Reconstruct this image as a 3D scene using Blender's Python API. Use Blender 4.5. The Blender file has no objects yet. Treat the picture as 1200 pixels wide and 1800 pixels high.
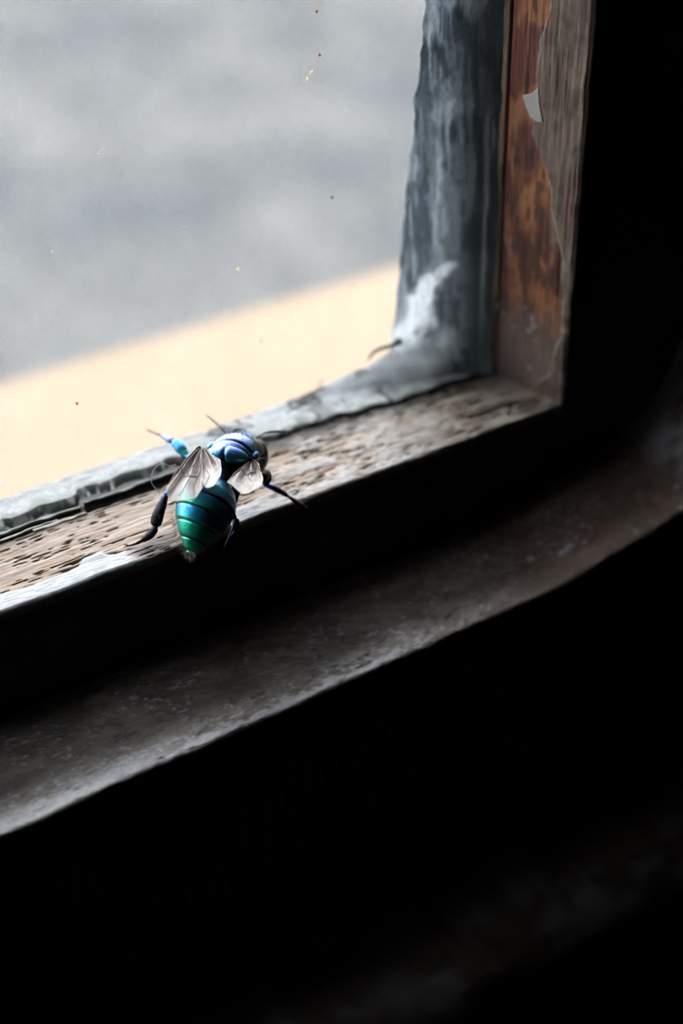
import bpy, math, random
import numpy as np
from mathutils import Matrix, Vector
S = 0.001                       # every length below is in millimetres
random.seed(4)
rng = np.random.default_rng(7)
scene = bpy.context.scene
col = scene.collection

# ------------------------------------------------------------------ camera
FPX = 2168.0
cX = np.array([4700, -1800, FPX]); cX /= np.linalg.norm(cX)
cD = np.array([130, 2950, FPX]); cD -= cX * (cD @ cX); cD /= np.linalg.norm(cD)
cY = np.cross(cX, cD); cZ = -cD
R = np.array([cX, cY, cZ])
CAM = np.array([-36.86, -99.57, 73.15])
cam_data = bpy.data.cameras.new('camera')
cam = bpy.data.objects.new('camera', cam_data); col.objects.link(cam)
cam_data.sensor_fit = 'VERTICAL'; cam_data.sensor_height = 36.0; cam_data.sensor_width = 24.0
cam_data.lens = FPX / 1800 * 36.0
cam_data.clip_start = 0.004; cam_data.clip_end = 300
M = np.eye(4)
M[:3, 0] = R @ [1, 0, 0]; M[:3, 1] = R @ [0, -1, 0]; M[:3, 2] = R @ [0, 0, -1]; M[:3, 3] = CAM * S
cam.matrix_world = Matrix(M.tolist())
cam_data.dof.use_dof = True
cam_data.dof.focus_distance = 0.1185
cam_data.dof.aperture_fstop = cam_data.lens / 3.6      # 3.6 mm entrance pupil
scene.camera = cam

# ------------------------------------------------------------------ sky and exposure
world = bpy.data.worlds.new('overcast_sky'); scene.world = world
world.use_nodes = True
wn = world.node_tree.nodes; wl = world.node_tree.links
bg = wn['Background']; bg.inputs['Color'].default_value = (0.95, 0.98, 1.02, 1); bg.inputs['Strength'].default_value = 9.8
scene.view_settings.view_transform = 'Standard'
scene.view_settings.look = 'None'
scene.view_settings.gamma = 1.0
scene.view_settings.exposure = 0.0
scene.view_settings.use_curve_mapping = False
scene.cycles.max_bounces = 10
scene.cycles.transparent_max_bounces = 16

# ------------------------------------------------------------------ noise helpers
def h2(ix, iy, seed):
    n = (ix.astype(np.int64) * 374761393 + iy.astype(np.int64) * 668265263 + seed * 1442695041) & 0x7fffffff
    n = ((n ^ (n >> 13)) * 1274126177) & 0x7fffffff
    n = n ^ (n >> 16)
    return (n & 0xffff) / 65535.0
def vn(x, y, seed=0):
    x = np.asarray(x, float); y = np.asarray(y, float)
    ix = np.floor(x); iy = np.floor(y); fx = x - ix; fy = y - iy
    fx = fx * fx * (3 - 2 * fx); fy = fy * fy * (3 - 2 * fy)
    a = h2(ix, iy, seed); b = h2(ix + 1, iy, seed); c = h2(ix, iy + 1, seed); d = h2(ix + 1, iy + 1, seed)
    return (a * (1 - fx) + b * fx) * (1 - fy) + (c * (1 - fx) + d * fx) * fy
def fbm(x, y, seed=0, o=4):
    t = 0; a = .5; s = 0
    for k in range(o):
        t = t + a * vn(x * 2 ** k, y * 2 ** k, seed + 17 * k); s += a; a *= .5
    return t / s
def sst(a, b, x):
    t = np.clip((x - a) / (b - a), 0, 1); return t * t * (3 - 2 * t)
def mixc(a, b, t):
    t = np.asarray(t)[..., None]; return np.asarray(a, float) * (1 - t) + np.asarray(b, float) * t

# ------------------------------------------------------------------ object helpers
def link(o, parent=None):
    col.objects.link(o)
    if parent is not None: o.parent = parent
    return o
def mesh_obj(name, verts, faces, mat, parent=None, color=None, gloss=None, smooth=True):
    me = bpy.data.meshes.new(name)
    v = np.asarray(verts, float) * S
    me.from_pydata(v.tolist(), [], faces if isinstance(faces, list) else faces.tolist())
    if color is not None:
        a = me.attributes.new('tint', 'FLOAT_COLOR', 'POINT')
        c = np.ones((len(v), 4)); c[:, :3] = color
        a.data.foreach_set('color', c.ravel())
    if gloss is not None:
        a = me.attributes.new('gloss', 'FLOAT', 'POINT')
        a.data.foreach_set('value', np.asarray(gloss, float).ravel())
    if smooth: me.polygons.foreach_set('use_smooth', [True] * len(me.polygons))
    me.materials.append(mat)
    me.update()
    return link(bpy.data.objects.new(name, me), parent)
def empty(name, loc=(0, 0, 0)):
    o = bpy.data.objects.new(name, None); o.location = Vector(loc) * S; o.empty_display_size = .005
    return link(o)
def grid_faces(n, m, wrap=False, flip=False):
    i = np.arange(n - 1)[:, None]; j = np.arange(m if wrap else m - 1)[None, :]
    j2 = (j + 1) % m
    f = np.stack([i * m + j + 0 * i, i * m + j2, (i + 1) * m + j2, (i + 1) * m + j], -1).reshape(-1, 4)
    return f[:, ::-1] if flip else f
def tag(o, label=None, cat=None, group=None, kind=None):
    if label: o['label'] = label
    if cat: o['category'] = cat
    if group: o['group'] = group
    if kind: o['kind'] = kind
    return o
def box(name, lo, hi, mat, parent=None, kind=None):
    x0, y0, z0 = lo; x1, y1, z1 = hi
    v = [(x0, y0, z0), (x1, y0, z0), (x1, y1, z0), (x0, y1, z0), (x0, y0, z1), (x1, y0, z1), (x1, y1, z1), (x0, y1, z1)]
    f = [(0, 3, 2, 1), (4, 5, 6, 7), (0, 1, 5, 4), (1, 2, 6, 5), (2, 3, 7, 6), (3, 0, 4, 7)]
    o = mesh_obj(name, v, f, mat, parent, smooth=False)
    return tag(o, kind=kind)
def tube_arrays(pts, rad, n=10, squash=None, sub=4):
    """swept tube through pts (Catmull-Rom), radii per point, rounded ends"""
    P = np.asarray(pts, float); r = np.asarray(rad, float)
    if sub > 1 and len(P) > 2:
        Pe = np.vstack([2 * P[0] - P[1], P, 2 * P[-1] - P[-2]]); re = np.concatenate([[r[0]], r, [r[-1]]])
        Q = []; q = []
        for i in range(len(P) - 1):
            for k in range(sub):
                t = k / sub; a, b, c, d = Pe[i:i + 4]
                Q.append(.5 * (2 * b + (c - a) * t + (2 * a - 5 * b + 4 * c - d) * t * t + (3 * b - a - 3 * c + d) * t ** 3))
                t2 = t * t * (3 - 2 * t); q.append(re[i + 1] * (1 - t2) + re[i + 2] * t2)
        Q.append(P[-1]); q.append(r[-1]); P = np.array(Q); r = np.array(q)
    T = np.gradient(P, axis=0); T /= np.linalg.norm(T, axis=1)[:, None] + 1e-9
    up = np.array([0.13, 0.21, 0.97]); N = []
    for t in T:
        b = np.cross(t, up); b /= np.linalg.norm(b) + 1e-9; N.append(b)
    N = np.array(N); B = np.cross(T, N)
    # end caps
    P2 = np.vstack([P[0] - T[0] * r[0] * .6, P, P[-1] + T[-1] * r[-1] * .6]); r2 = np.concatenate([[r[0] * .15], r, [r[-1] * .15]])
    N2 = np.vstack([N[0], N, N[-1]]); B2 = np.vstack([B[0], B, B[-1]])
    a = np.linspace(0, 2 * math.pi, n, endpoint=False)
    sq = 1.0 if squash is None else squash
    V = P2[:, None] + r2[:, None, None] * (np.cos(a)[None, :, None] * N2[:, None] + sq * np.sin(a)[None, :, None] * B2[:, None])
    F = grid_faces(len(P2), n, wrap=True).tolist()
    V = V.reshape(-1, 3); F.append(list(range(n))[::-1]); F.append(list(range(len(V) - n, len(V))))
    return V, F
class Acc:
    def __init__(s): s.v = []; s.f = []; s.c = []; s.g = []; s.n = 0
    def add(s, V, F, c, g=0.3):
        V = np.asarray(V); s.v.append(V); s.f += [[i + s.n for i in f] for f in (F if isinstance(F, list) else F.tolist())]
        c = np.asarray(c, float); s.c.append(np.broadcast_to(c, (len(V), 3)) if c.ndim == 1 else c)
        s.g.append(np.broadcast_to(np.asarray(g, float), (len(V),))); s.n += len(V)
    def build(s, name, mat, parent=None):
        return mesh_obj(name, np.vstack(s.v), s.f, mat, parent, np.vstack(s.c), np.concatenate(s.g))

# ------------------------------------------------------------------ materials
def new_mat(name):
    m = bpy.data.materials.new(name); m.use_nodes = True
    return m, m.node_tree.nodes, m.node_tree.links, m.node_tree.nodes['Principled BSDF']
def obj_coord(N, L, scale):
    tc = N.new('ShaderNodeTexCoord'); mp = N.new('ShaderNodeMapping')
    mp.inputs['Scale'].default_value = tuple(np.array(scale) * 1000.0)
    L.new(tc.outputs['Object'], mp.inputs['Vector']); return mp.outputs['Vector']
def noise(N, L, vec, scale=1.0, detail=6, rough=.6):
    n = N.new('ShaderNodeTexNoise'); n.inputs['Scale'].default_value = scale; n.inputs['Detail'].default_value = detail
    n.inputs['Roughness'].default_value = rough; L.new(vec, n.inputs['Vector']); return n.outputs['Fac']
def ramp(N, L, fac, stops):
    r = N.new('ShaderNodeValToRGB'); e = r.color_ramp.elements
    while len(e) < len(stops): e.new(.5)
    for k, (p, c) in enumerate(stops): e[k].position = p; e[k].color = (*c, 1)
    L.new(fac, r.inputs['Fac']); return r.outputs['Color']
def mixrgb(N, L, a, b, fac, mode='MIX'):
    m = N.new('ShaderNodeMix'); m.data_type = 'RGBA'; m.blend_type = mode
    for sock, val in ((m.inputs[6], a), (m.inputs[7], b), (m.inputs[0], fac)):
        if hasattr(val, 'links') or hasattr(val, 'is_linked'): L.new(val, sock)
        else: sock.default_value = (*val, 1) if isinstance(val, tuple) else val
    return m.outputs[2]
def bump(N, L, h, strength, dist_mm, b):
    n = N.new('ShaderNodeBump'); n.inputs['Strength'].default_value = strength; n.inputs['Distance'].default_value = dist_mm * S
    L.new(h, n.inputs['Height']); L.new(n.outputs['Normal'], b.inputs['Normal']); return n
def tinted(name, scale=(1, 1, 1), bumps=.5, dist=.1, nscale=4.0, var=.35, metallic=0.0, spec=.5, rough_from_gloss=True, translucent=0.0):
    """material that reads the modelled wear and shade colour ('tint') and gloss, with fine grain on top"""
    m, N, L, b = new_mat(name)
    a = N.new('ShaderNodeAttribute'); a.attribute_name = 'tint'
    v = obj_coord(N, L, scale); n = noise(N, L, v, nscale)
    r = ramp(N, L, n, [(.25, (1 - var,) * 3), (.75, (1 + var * .6,) * 3)])
    c = mixrgb(N, L, a.outputs['Color'], r, 1.0, 'MULTIPLY'); L.new(c, b.inputs['Base Color'])
    g = N.new('ShaderNodeAttribute'); g.attribute_name = 'gloss'; L.new(g.outputs['Fac'], b.inputs['Roughness'])
    b.inputs['Metallic'].default_value = metallic; b.inputs['Specular IOR Level'].default_value = spec
    bump(N, L, n, bumps, dist, b)
    if translucent:
        t = N.new('ShaderNodeBsdfTranslucent'); L.new(c, t.inputs['Color']); mx = N.new('ShaderNodeMixShader')
        mx.inputs[0].default_value = translucent; L.new(b.outputs[0], mx.inputs[1]); L.new(t.outputs[0], mx.inputs[2])
        L.new(mx.outputs[0], N['Material Output'].inputs['Surface'])
    return m
M_rail = tinted('weathered_wood', (.25, 2.2, 2.2), .5, .12, 2.5, .30, spec=.4)
M_stile = tinted('peeling_varnish', (2.0, 2.0, .35), .5, .12, 2.0, .35, spec=.4)
M_putty = tinted('old_putty', (1.2, 1.2, .6), .6, .15, 3.4, .34, spec=.4, translucent=.48)
M_trim = tinted('dark_painted_wood', (.7, 1.6, 1.6), .6, .10, 2.5, .30, spec=.9)
M_flake = tinted('paint_flake', (1, 1, 1), .3, .05, 3, .15)

def plain(name, c, rough=.6, var=.25, scale=(.02, .02, .02), spec=.3):
    m, N, L, b = new_mat(name)
    v = obj_coord(N, L, scale); n = noise(N, L, v, 1.0)
    cc = ramp(N, L, n, [(.3, tuple(x * (1 - var) for x in c)), (.7, tuple(x * (1 + var) for x in c))])
    L.new(cc, b.inputs['Base Color']); b.inputs['Roughness'].default_value = rough; b.inputs['Specular IOR Level'].default_value = spec
    return m
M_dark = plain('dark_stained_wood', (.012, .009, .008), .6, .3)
M_room = plain('dim_room_paint', (.05, .045, .04), .8)
M_cream = plain('cream_painted_sill', (.222, .161, .115), .9, .04, (.01, .01, .01), 0.0)
# ground: pale grey terrace with broad soft blotches
M_ground, N, L, b = new_mat('grey_terrace')
v = obj_coord(N, L, (.0028, .0020, .003)); n1 = noise(N, L, v, 1.0, 3, .5)
cc = ramp(N, L, n1, [(.34, (.034, .036, .039)), (.50, (.046, .0465, .0465)), (.66, (.060, .0595, .058))])
L.new(cc, b.inputs['Base Color']); b.inputs['Roughness'].default_value = 1.0; b.inputs['Specular IOR Level'].default_value = 0.0

# dusty glass: clear pane, thin diffuse film of dirt, faint reflection
M_glass = bpy.data.materials.new('dusty_glass'); M_glass.use_nodes = True
N = M_glass.node_tree.nodes; L = M_glass.node_tree.links; N.remove(N['Principled BSDF'])
out = N['Material Output']
tr = N.new('ShaderNodeBsdfTransparent'); tr.inputs['Color'].default_value = (.97, .98, .975, 1)
df = N.new('ShaderNodeBsdfDiffuse'); df.inputs['Color'].default_value = (.75, .76, .76, 1)
tl = N.new('ShaderNodeBsdfTranslucent'); tl.inputs['Color'].default_value = (.85, .86, .87, 1)
ms = N.new('ShaderNodeMixShader'); ms.inputs[0].default_value = .75; L.new(df.outputs[0], ms.inputs[1]); L.new(tl.outputs[0], ms.inputs[2])
v = obj_coord(N, L, (1, 1, 1))
nf = noise(N, L, v, 4.5, 5, .75)
nb = noise(N, L, v, .12, 3, .5)
vo = N.new('ShaderNodeTexVoronoi'); vo.inputs['Scale'].default_value = 1.9; L.new(v, vo.inputs['Vector'])
sp = N.new('ShaderNodeMath'); sp.operation = 'LESS_THAN'; sp.inputs[1].default_value = .085; L.new(vo.outputs['Distance'], sp.inputs[0])
vm = N.new('ShaderNodeSeparateColor'); L.new(vo.outputs['Color'], vm.inputs[0])
pk = N.new('ShaderNodeMath'); pk.operation = 'GREATER_THAN'; pk.inputs[1].default_value = .62; L.new(vm.outputs[0], pk.inputs[0])
spk = N.new('ShaderNodeMath'); spk.operation = 'MULTIPLY'; L.new(sp.outputs[0], spk.inputs[0]); L.new(pk.outputs[0], spk.inputs[1])
mr = N.new('ShaderNodeMapRange'); mr.inputs[1].default_value = .35; mr.inputs[2].default_value = .75; mr.inputs[3].default_value = .0; mr.inputs[4].default_value = .06
L.new(nf, mr.inputs[0])
mr2 = N.new('ShaderNodeMapRange'); mr2.inputs[1].default_value = .3; mr2.inputs[2].default_value = .7; mr2.inputs[3].default_value = .6; mr2.inputs[4].default_value = 1.3
L.new(nb, mr2.inputs[0])
mm = N.new('ShaderNodeMath'); mm.operation = 'MULTIPLY'; L.new(mr.outputs[0], mm.inputs[0]); L.new(mr2.outputs[0], mm.inputs[1])
ma = N.new('ShaderNodeMath'); ma.operation = 'MULTIPLY_ADD'; ma.inputs[1].default_value = .07; L.new(spk.outputs[0], ma.inputs[0]); L.new(mm.outputs[0], ma.inputs[2])
mx = N.new('ShaderNodeMixShader'); L.new(ma.outputs[0], mx.inputs[0]); L.new(tr.outputs[0], mx.inputs[1]); L.new(ms.outputs[0], mx.inputs[2])
gl = N.new('ShaderNodeBsdfGlossy'); gl.inputs['Roughness'].default_value = .03
fr = N.new('ShaderNodeFresnel'); fr.inputs[0].default_value = 1.25
mg = N.new('ShaderNodeMixShader'); L.new(fr.outputs[0], mg.inputs[0]); L.new(mx.outputs[0], mg.inputs[1]); L.new(gl.outputs[0], mg.inputs[2])
L.new(mg.outputs[0], out.inputs['Surface'])

# ================================================================== STRUCTURE
PX0, PX1, PZ1 = -150.0, 40.0, 150.0        # glazed opening
# --- outside
ground = box('terrace_ground', (-30000, 300, -1300), (30000, 40000, -1200), M_ground, kind='structure')
sill = box('outer_sill', (-900, 21, -120), (900, 193, -90), M_cream, kind='structure')
# --- room
HX0, HX1, HZ0, HZ1 = -153.5, 77.5, -27.6, 232.0    # hole in the wall
def wall_with_hole():
    y0, y1 = -20.0, 20.0
    xs = [-1500, HX0, HX1, 1500]; zs = [-1200, HZ0, HZ1, 1300]
    V = []; F = []
    for y in (y0, y1):
        for z in zs:
            for x in xs: V.append((x, y, z))
    idx = lambda k, j, i: k * 16 + j * 4 + i
    for k in (0, 1):
        for j in range(3):
            for i in range(3):
                if i == 1 and j == 1: continue
                q = [idx(k, j, i), idx(k, j, i + 1), idx(k, j + 1, i + 1), idx(k, j + 1, i)]
                F.append(q if k == 0 else q[::-1])
    def side(a, b): F.append([idx(0, *a), idx(1, *a), idx(1, *b), idx(0, *b)])
    side((1, 1), (1, 2)); side((1, 2), (2, 2)); side((2, 2), (2, 1)); side((2, 1), (1, 1))
    for (a, b) in (((0, 0), (0, 3)), ((0, 3), (3, 3)), ((3, 3), (3, 0)), ((3, 0), (0, 0))): side(b, a)
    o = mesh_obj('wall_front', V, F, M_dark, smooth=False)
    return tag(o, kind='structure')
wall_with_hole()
box('floor', (-1500, -3000, -1260), (1500, 20, -1200), M_room, kind='structure')
box('ceiling', (-1500, -3000, 1300), (1500, 20, 1360), M_room, kind='structure')
box('wall_left', (-1560, -3000, -1260), (-1500, 20, 1360), M_room, kind='structure')
box('wall_right', (1500, -3000, -1260), (1560, 20, 1360), M_room, kind='structure')
box('wall_back', (-1560, -3060, -1260), (1560, -3000, 1360), M_room, kind='structure')

# --- the sash
window = tag(empty('window_1', (0, 0, 0)), kind='structure')

def ax(a, b, fine0, fine1, df, dc):
    s = [np.arange(a, fine0, dc)] if a < fine0 else []
    s.append(np.arange(max(a, fine0), min(b, fine1), df))
    if b > fine1: s.append(np.arange(fine1, b, dc))
    s.append([b]); r = np.unique(np.round(np.concatenate(s), 4)); return r

# bottom rail: one closed sweep along X, with a cracked weathered top
xs = ax(-126, 64, -36, 44, .13, 1.5)
top = np.arange(4.4, -8.45, -.11)
prof = [(y, 0.0) for y in top]
for a in np.linspace(0, 90, 6): prof.append((-8.45 - .45 * math.sin(math.radians(a)), -.45 + .45 * math.cos(math.radians(a))))
for z in np.arange(-.7, -16, -.5): prof.append((-8.9, z))
ntop = len(prof)
prof += [(-8.9, -20), (0, -20), (13, -20), (13, -8), (9.9, -5), (9.9, -1.2), (6, -1.2), (4.6, -1.2)]
prof = np.array(prof); m = len(prof)
Xg, _ = np.meshgrid(xs, np.arange(m), indexing='ij'); Yg = np.broadcast_to(prof[:, 0], Xg.shape).copy(); Zg = np.broadcast_to(prof[:, 1], Xg.shape).copy()
istop = (np.arange(m) < ntop)[None, :] * np.ones_like(Xg)
sdist = np.concatenate([[0], np.cumsum(np.hypot(*np.diff(prof, axis=0).T))])[None, :] + 0 * Xg    # arc length across
u = sdist
wav = u + .5 * (fbm(Xg / 9, u / 4, 3) - .5)
g1 = fbm(Xg / 3.2, wav / .22, 11, 3); g2 = fbm(Xg / 7.0, wav / .55, 23, 3)
ridge = 1 - np.abs(2 * g2 - 1)
crack = .8 * sst(.93, .995, ridge) * sst(.45, .6, fbm(Xg / 5, u / 1.2, 5)) + sst(.74, .84, vn(Xg / 1.7, (wav + .03 * Xg) / .125, 41)) * sst(.50, .68, fbm(Xg / 4.0, u / .9, 43, 3)) * .85
crack = np.clip(crack, 0, 1)
front = u - (4.4 + 8.45)                      # >0 beyond the arris
ed = -front                                   # mm behind the front arris
pn = fbm(Xg / 4.0, u / 1.5, 61, 4)
paintL = sst(.0, .4, (2.5 + 3.6 * (pn - .5)) - ed) * sst(14, 4, Xg)
pn2 = fbm(Xg / 3.0, u / 1.6, 71, 4)
paintR = .8 * sst(.44, .66, .5 * pn2 + .5 * fbm(Xg / 1.2, u / .7, 73, 4) + .10 * sst(6, 1, ed)) * sst(6, 13, Xg) * sst(31, 24, Xg)
stain = sst(2.4, 1.2, np.hypot((Xg + 3.6) / 2.2, (ed - .6) / 1.0) + 1.4 * (pn - .5))
paint = np.clip(paintL * (1 - stain) + paintR, 0, 1) * (front < 1.2)
crack = crack * (1 - .85 * paint) * istop
disp = (-.30 * crack - .10 * (1 - g1) * (1 - .85 * paint) + .07 * paint + .10 * (fbm(Xg / 2.5, u / 1.2, 91) - .5)) * istop
disp *= np.where(front > 1.2, .35, 1)
recess = sst(3.0, 2.3, u + .5 * (fbm(Xg / 2.5, 0 * Xg, 95, 4) - .5)) * sst(12, 7, Xg) * (front < 0) * istop
disp = disp - 1.0 * recess
en = .35 * (fbm(Xg / 3.0, 0 * Xg, 101, 4) - .5) * istop
isface = (front > .2)
Zg = Zg + np.where(isface, 0, disp)
Yg = Yg + np.where(isface, disp * -1 * .6, 0) - en * sst(-2.5, 0, front) * .8
woodA = mixc((.56, .43, .35), (.35, .25, .19), sst(.35, .65, fbm(Xg / 2.2, (wav + .03 * Xg) / .13, 14, 2))); woodA = mixc(woodA, (.62, .51, .43), sst(.55, .8, fbm(Xg / 6, u / 1.4, 121)))
woodA = mixc(woodA, (.46, .27, .17), .55 * sst(.62, .72, fbm(Xg / 3, u / .8, 131)))
woodB = mixc((.52, .46, .41), (.24, .19, .155), sst(.3, .65, fbm(Xg / 2.2, u / 1.2, 141)))
rightness = sst(13, 30, Xg + 3 * (pn - .5))
c = mixc(woodA, woodB, .85 * rightness)
# darker strip along the putty line, fading towards the front
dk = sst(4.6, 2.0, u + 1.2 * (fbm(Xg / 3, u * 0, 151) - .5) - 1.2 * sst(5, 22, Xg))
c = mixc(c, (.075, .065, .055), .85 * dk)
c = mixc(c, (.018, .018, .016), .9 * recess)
c = mixc(c, (.055, .035, .025), crack * .85)
c = mixc(c, mixc(mixc((.56, .58, .66), (.40, .41, .45), sst(.4, .7, fbm(Xg / 1.2, u / .6, 161))), mixc((.42, .405, .41), (.26, .24, .235), sst(.4, .65, fbm(Xg / .9, u / .5, 163))), sst(0, 9, Xg)), paint * .93)
c = mixc(c, (.11, .07, .06), stain * .8)
c = np.where(((front > 1.0) | (istop < .5))[..., None], mixc((.020, .013, .011), (.035, .025, .02), fbm(Xg / 3, u, 171)), c)  # faces off the top near black: the unlit room side put into the colour
edge_dark = sst(.0, .9, front) * (front < 1.01)
c = mixc(c, (.10, .065, .05), edge_dark * .8)
gl_ = .62 - .25 * paint - .12 * stain
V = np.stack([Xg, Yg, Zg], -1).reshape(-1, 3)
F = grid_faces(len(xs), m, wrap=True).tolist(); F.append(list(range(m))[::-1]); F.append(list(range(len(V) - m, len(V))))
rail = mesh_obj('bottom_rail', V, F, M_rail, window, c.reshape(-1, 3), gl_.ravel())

# right stile: closed sweep along Z, splayed inner face with peeling varnish
zs = ax(-1.5, 208, -1.5, 52, .16, 2.5)
A0 = np.array([40.85, 1.9]); A1 = np.array([43.3, -8.5])           # arris at the putty .. front arris
tt = np.linspace(0, 1, 100)
prof = [tuple(A0 + (A1 - A0) * t) for t in tt]
for a in np.linspace(15, 90, 5): prof.append((43.3 + .45 * (1 - math.cos(math.radians(a))) , -8.5 - .4 * math.sin(math.radians(a))))
nface = len(prof)
prof += [(50, -8.9), (58, -8.9), (68, -8.9), (68, 13), (39.8, 13), (39.8, 9.6), (40.9, 9.6), (40.9, 5)]
prof = np.array(prof); m = len(prof)
Zg, _ = np.meshgrid(zs, np.arange(m), indexing='ij'); Xg = np.broadcast_to(prof[:, 0], Zg.shape).copy(); Yg = np.broadcast_to(prof[:, 1], Zg.shape).copy()
uu = np.concatenate([[0], np.cumsum(np.hypot(*np.diff(prof, axis=0).T))]); LF_ = uu[99]
u = uu[None, :] + 0 * Zg
isf = (np.arange(m) < nface)[None, :] * np.ones_like(Zg)
wv = u + .35 * (fbm(Zg / 10, u / 5, 3) - .5)
groove = np.exp(-((u - 1.25 - .12 * (fbm(Zg / 6, 0 * u, 8) - .5)) / .16) ** 2)
gr = fbm(wv / .3, Zg / 5, 12, 3)
blot = fbm(u / 4.2, Zg / 6.0, 31, 4)
lim = np.interp(Zg, [0, 3, 8, 17, 21, 25, 29, 34, 45, 60], [6.5, 9.0, 10.0, 9.9, 8.0, 7.3, 5.0, 4.7, 6.0, 5.6]) + 1.2 * (fbm(0 * u + 3.3, Zg / 3, 33, 4) - .5)
paintR = sst(-.12, .12, u - lim)                    # grey-brown paint on the room side
cr = mixc((.50, .18, .075), (.20, .05, .03), sst(.44, .60, blot))
cr = mixc(cr, (.13, .035, .035), .85 * sst(1.1, .6, np.hypot((u - 3.9) / 2.3, (Zg - 27.5) / 3.0) + .6 * (blot - .5)))
cr = mixc(cr, (.60, .27, .10), .8 * sst(1.1, .5, np.hypot((u - 4.6) / 2.0, (Zg - 22.7) / 1.5) + .8 * (blot - .5)))
cr = mixc(cr, (.46, .22, .10), .8 * sst(.56, .72, fbm(wv / 1.1, Zg / 9, 51, 3)))
cr = mixc(cr, (.06, .028, .02), .75 * sst(.58, .75, fbm(wv / .7, Zg / 3, 55, 3)))
cr = mixc(cr, (.30, .24, .19), .5 * sst(.70, .85, gr))
cr = mixc(cr, (.10, .036, .028), .85 * sst(.36, .56, .6 * fbm(wv / 1.6, Zg / 2.4, 57, 4) + .4 * fbm(wv / .35, Zg / 3, 58, 3)) * sst(24, 17, Zg))
cr = mixc(cr, (.30, .245, .22), .8 * sst(13, 3, Zg + 6 * (blot - .5)))
cp = mixc((.27, .195, .15), (.17, .12, .095), sst(.35, .65, fbm(u / 1.5, Zg / 1.8, 65)))
cp = mixc(cp, (.23, .10, .06), .5 * sst(.6, .75, fbm(u / 1.5, Zg / 4, 67)))
cc = mixc(cr, cp, paintR)
bead = sst(1.15, .95, u)
cc = mixc(cc, mixc((.30, .20, .13), (.12, .09, .06), sst(.4, .6, fbm(u / .6, Zg / 4, 69))), bead)
cc = mixc(cc, (.02, .016, .013), .9 * groove)
lip = np.exp(-((u - lim) / .18) ** 2) * sst(.45, .6, fbm(u * 0, Zg / 2.2, 73))
cc = mixc(cc, (.42, .38, .34), .7 * lip * (1 - sst(40, 60, Zg)))
spk_ = sst(.72, .78, vn(u / .5, Zg / .9, 75)) * sst(.55, .65, fbm(u / 2, Zg / 4, 77)) * sst(30, 5, Zg)
cc = mixc(cc, (.50, .48, .48), .8 * spk_)
edgeS = sst(LF_ - .7, LF_ - .1, u) * sst(.45, .6, fbm(u * 0, Zg / 1.6, 79)) * sst(34, 8, Zg)
cc = mixc(cc, (.34, .33, .33), .6 * edgeS)
cc = np.where(((u > LF_ + .45) | (isf < .5))[..., None], (.018, .013, .011), cc)  # front face blackened in the colour to stand for its shade
dd = (.12 * paintR - .35 * groove + .14 * (gr - .5) + .25 * (blot - .5)) * isf * (u < LF_ + .1)
wob = .30 * (fbm(Zg / 2.5, 0 * u, 85, 4) - .5) * sst(LF_ - 2, LF_, u) * isf
nx, ny = -(.973), -(.229)
Xg = Xg + nx * dd + wob; Yg = Yg + ny * dd
V = np.stack([Xg, Yg, Zg], -1).reshape(-1, 3)
F = grid_faces(len(zs), m, wrap=True, flip=True).tolist(); F.append(list(range(m))); F.append(list(range(len(V) - m, len(V)))[::-1])
gl_ = (.5 + .1 * paintR + 0 * Zg - .1 * edgeS)
mesh_obj('right_stile', V, F, M_stile, window, cc.reshape(-1, 3), gl_.ravel())
mesh_obj('rot', [(0, 0, 0)], [], M_dark) if False else None
# members out of the frame, needed to close the opening
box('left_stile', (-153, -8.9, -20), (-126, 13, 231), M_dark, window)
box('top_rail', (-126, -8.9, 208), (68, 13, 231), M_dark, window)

# glass
box('glass_pane', (-128, 8.0, -1.0), (41, 9.4, 210), M_glass, window)

# --- putty along the bottom: height over (x, y)
xs = ax(-126, 40, -36, 40, .15, 1.5)
rr = np.linspace(0, 1, 44)
Xg, T = np.meshgrid(xs, rr, indexing='ij')
jag = 4.15 - 1.25 * sst(-9, -8.6, Xg) * sst(14, 6, Xg) * -0.9
jag = 3.9 + .9 * sst(-9.6, -9.0, Xg) * sst(6, 1, Xg) + .6 * (fbm(Xg / 2.2, 0 * Xg, 5, 4) - .5) - 1.6 * sst(6, 15, Xg) - 1.4 * sst(18, 30, Xg) + .25 * np.sin(Xg * 1.3)
cl = fbm(Xg / 1.6, T * 3, 7, 4)
Yg = jag + (8.0 - jag) * T
wall_ = sst(0, .12, T)
zt = .10 + .38 * wall_ + .22 * (cl - .5) + .06 * sst(.72, 1, T) + .6 * sst(.7, 1, T) * sst(10, 30, Xg) + .9 * sst(17, 31, Xg) * sst(.25, 1, T)
Zg = -.55 * (1 - wall_) + zt * wall_
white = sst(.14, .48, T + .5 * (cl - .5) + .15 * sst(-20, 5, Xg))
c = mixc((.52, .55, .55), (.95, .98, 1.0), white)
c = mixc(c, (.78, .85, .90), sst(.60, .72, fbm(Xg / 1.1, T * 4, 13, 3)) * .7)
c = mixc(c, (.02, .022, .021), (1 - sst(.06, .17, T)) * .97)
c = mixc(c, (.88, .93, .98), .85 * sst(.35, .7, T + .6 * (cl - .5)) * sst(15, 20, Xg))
bub = sst(.70, .80, vn(Xg / .5, T * 7, 27)) * sst(.5, .6, vn(Xg / 3, T * 2, 28)); c = mixc(c, (.95, .97, .98), .7 * bub)
c = mixc(c, (.46, .49, .50), .35 * sst(.52, .66, fbm(Xg / .8, T * 5, 29, 4)) * sst(.85, .6, T))
c = mixc(c, (.30, .33, .35), .7 * sst(.60, .72, fbm(Xg / 2.4, T * 2.2, 17, 4)) * sst(3, 12, Xg))
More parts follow.
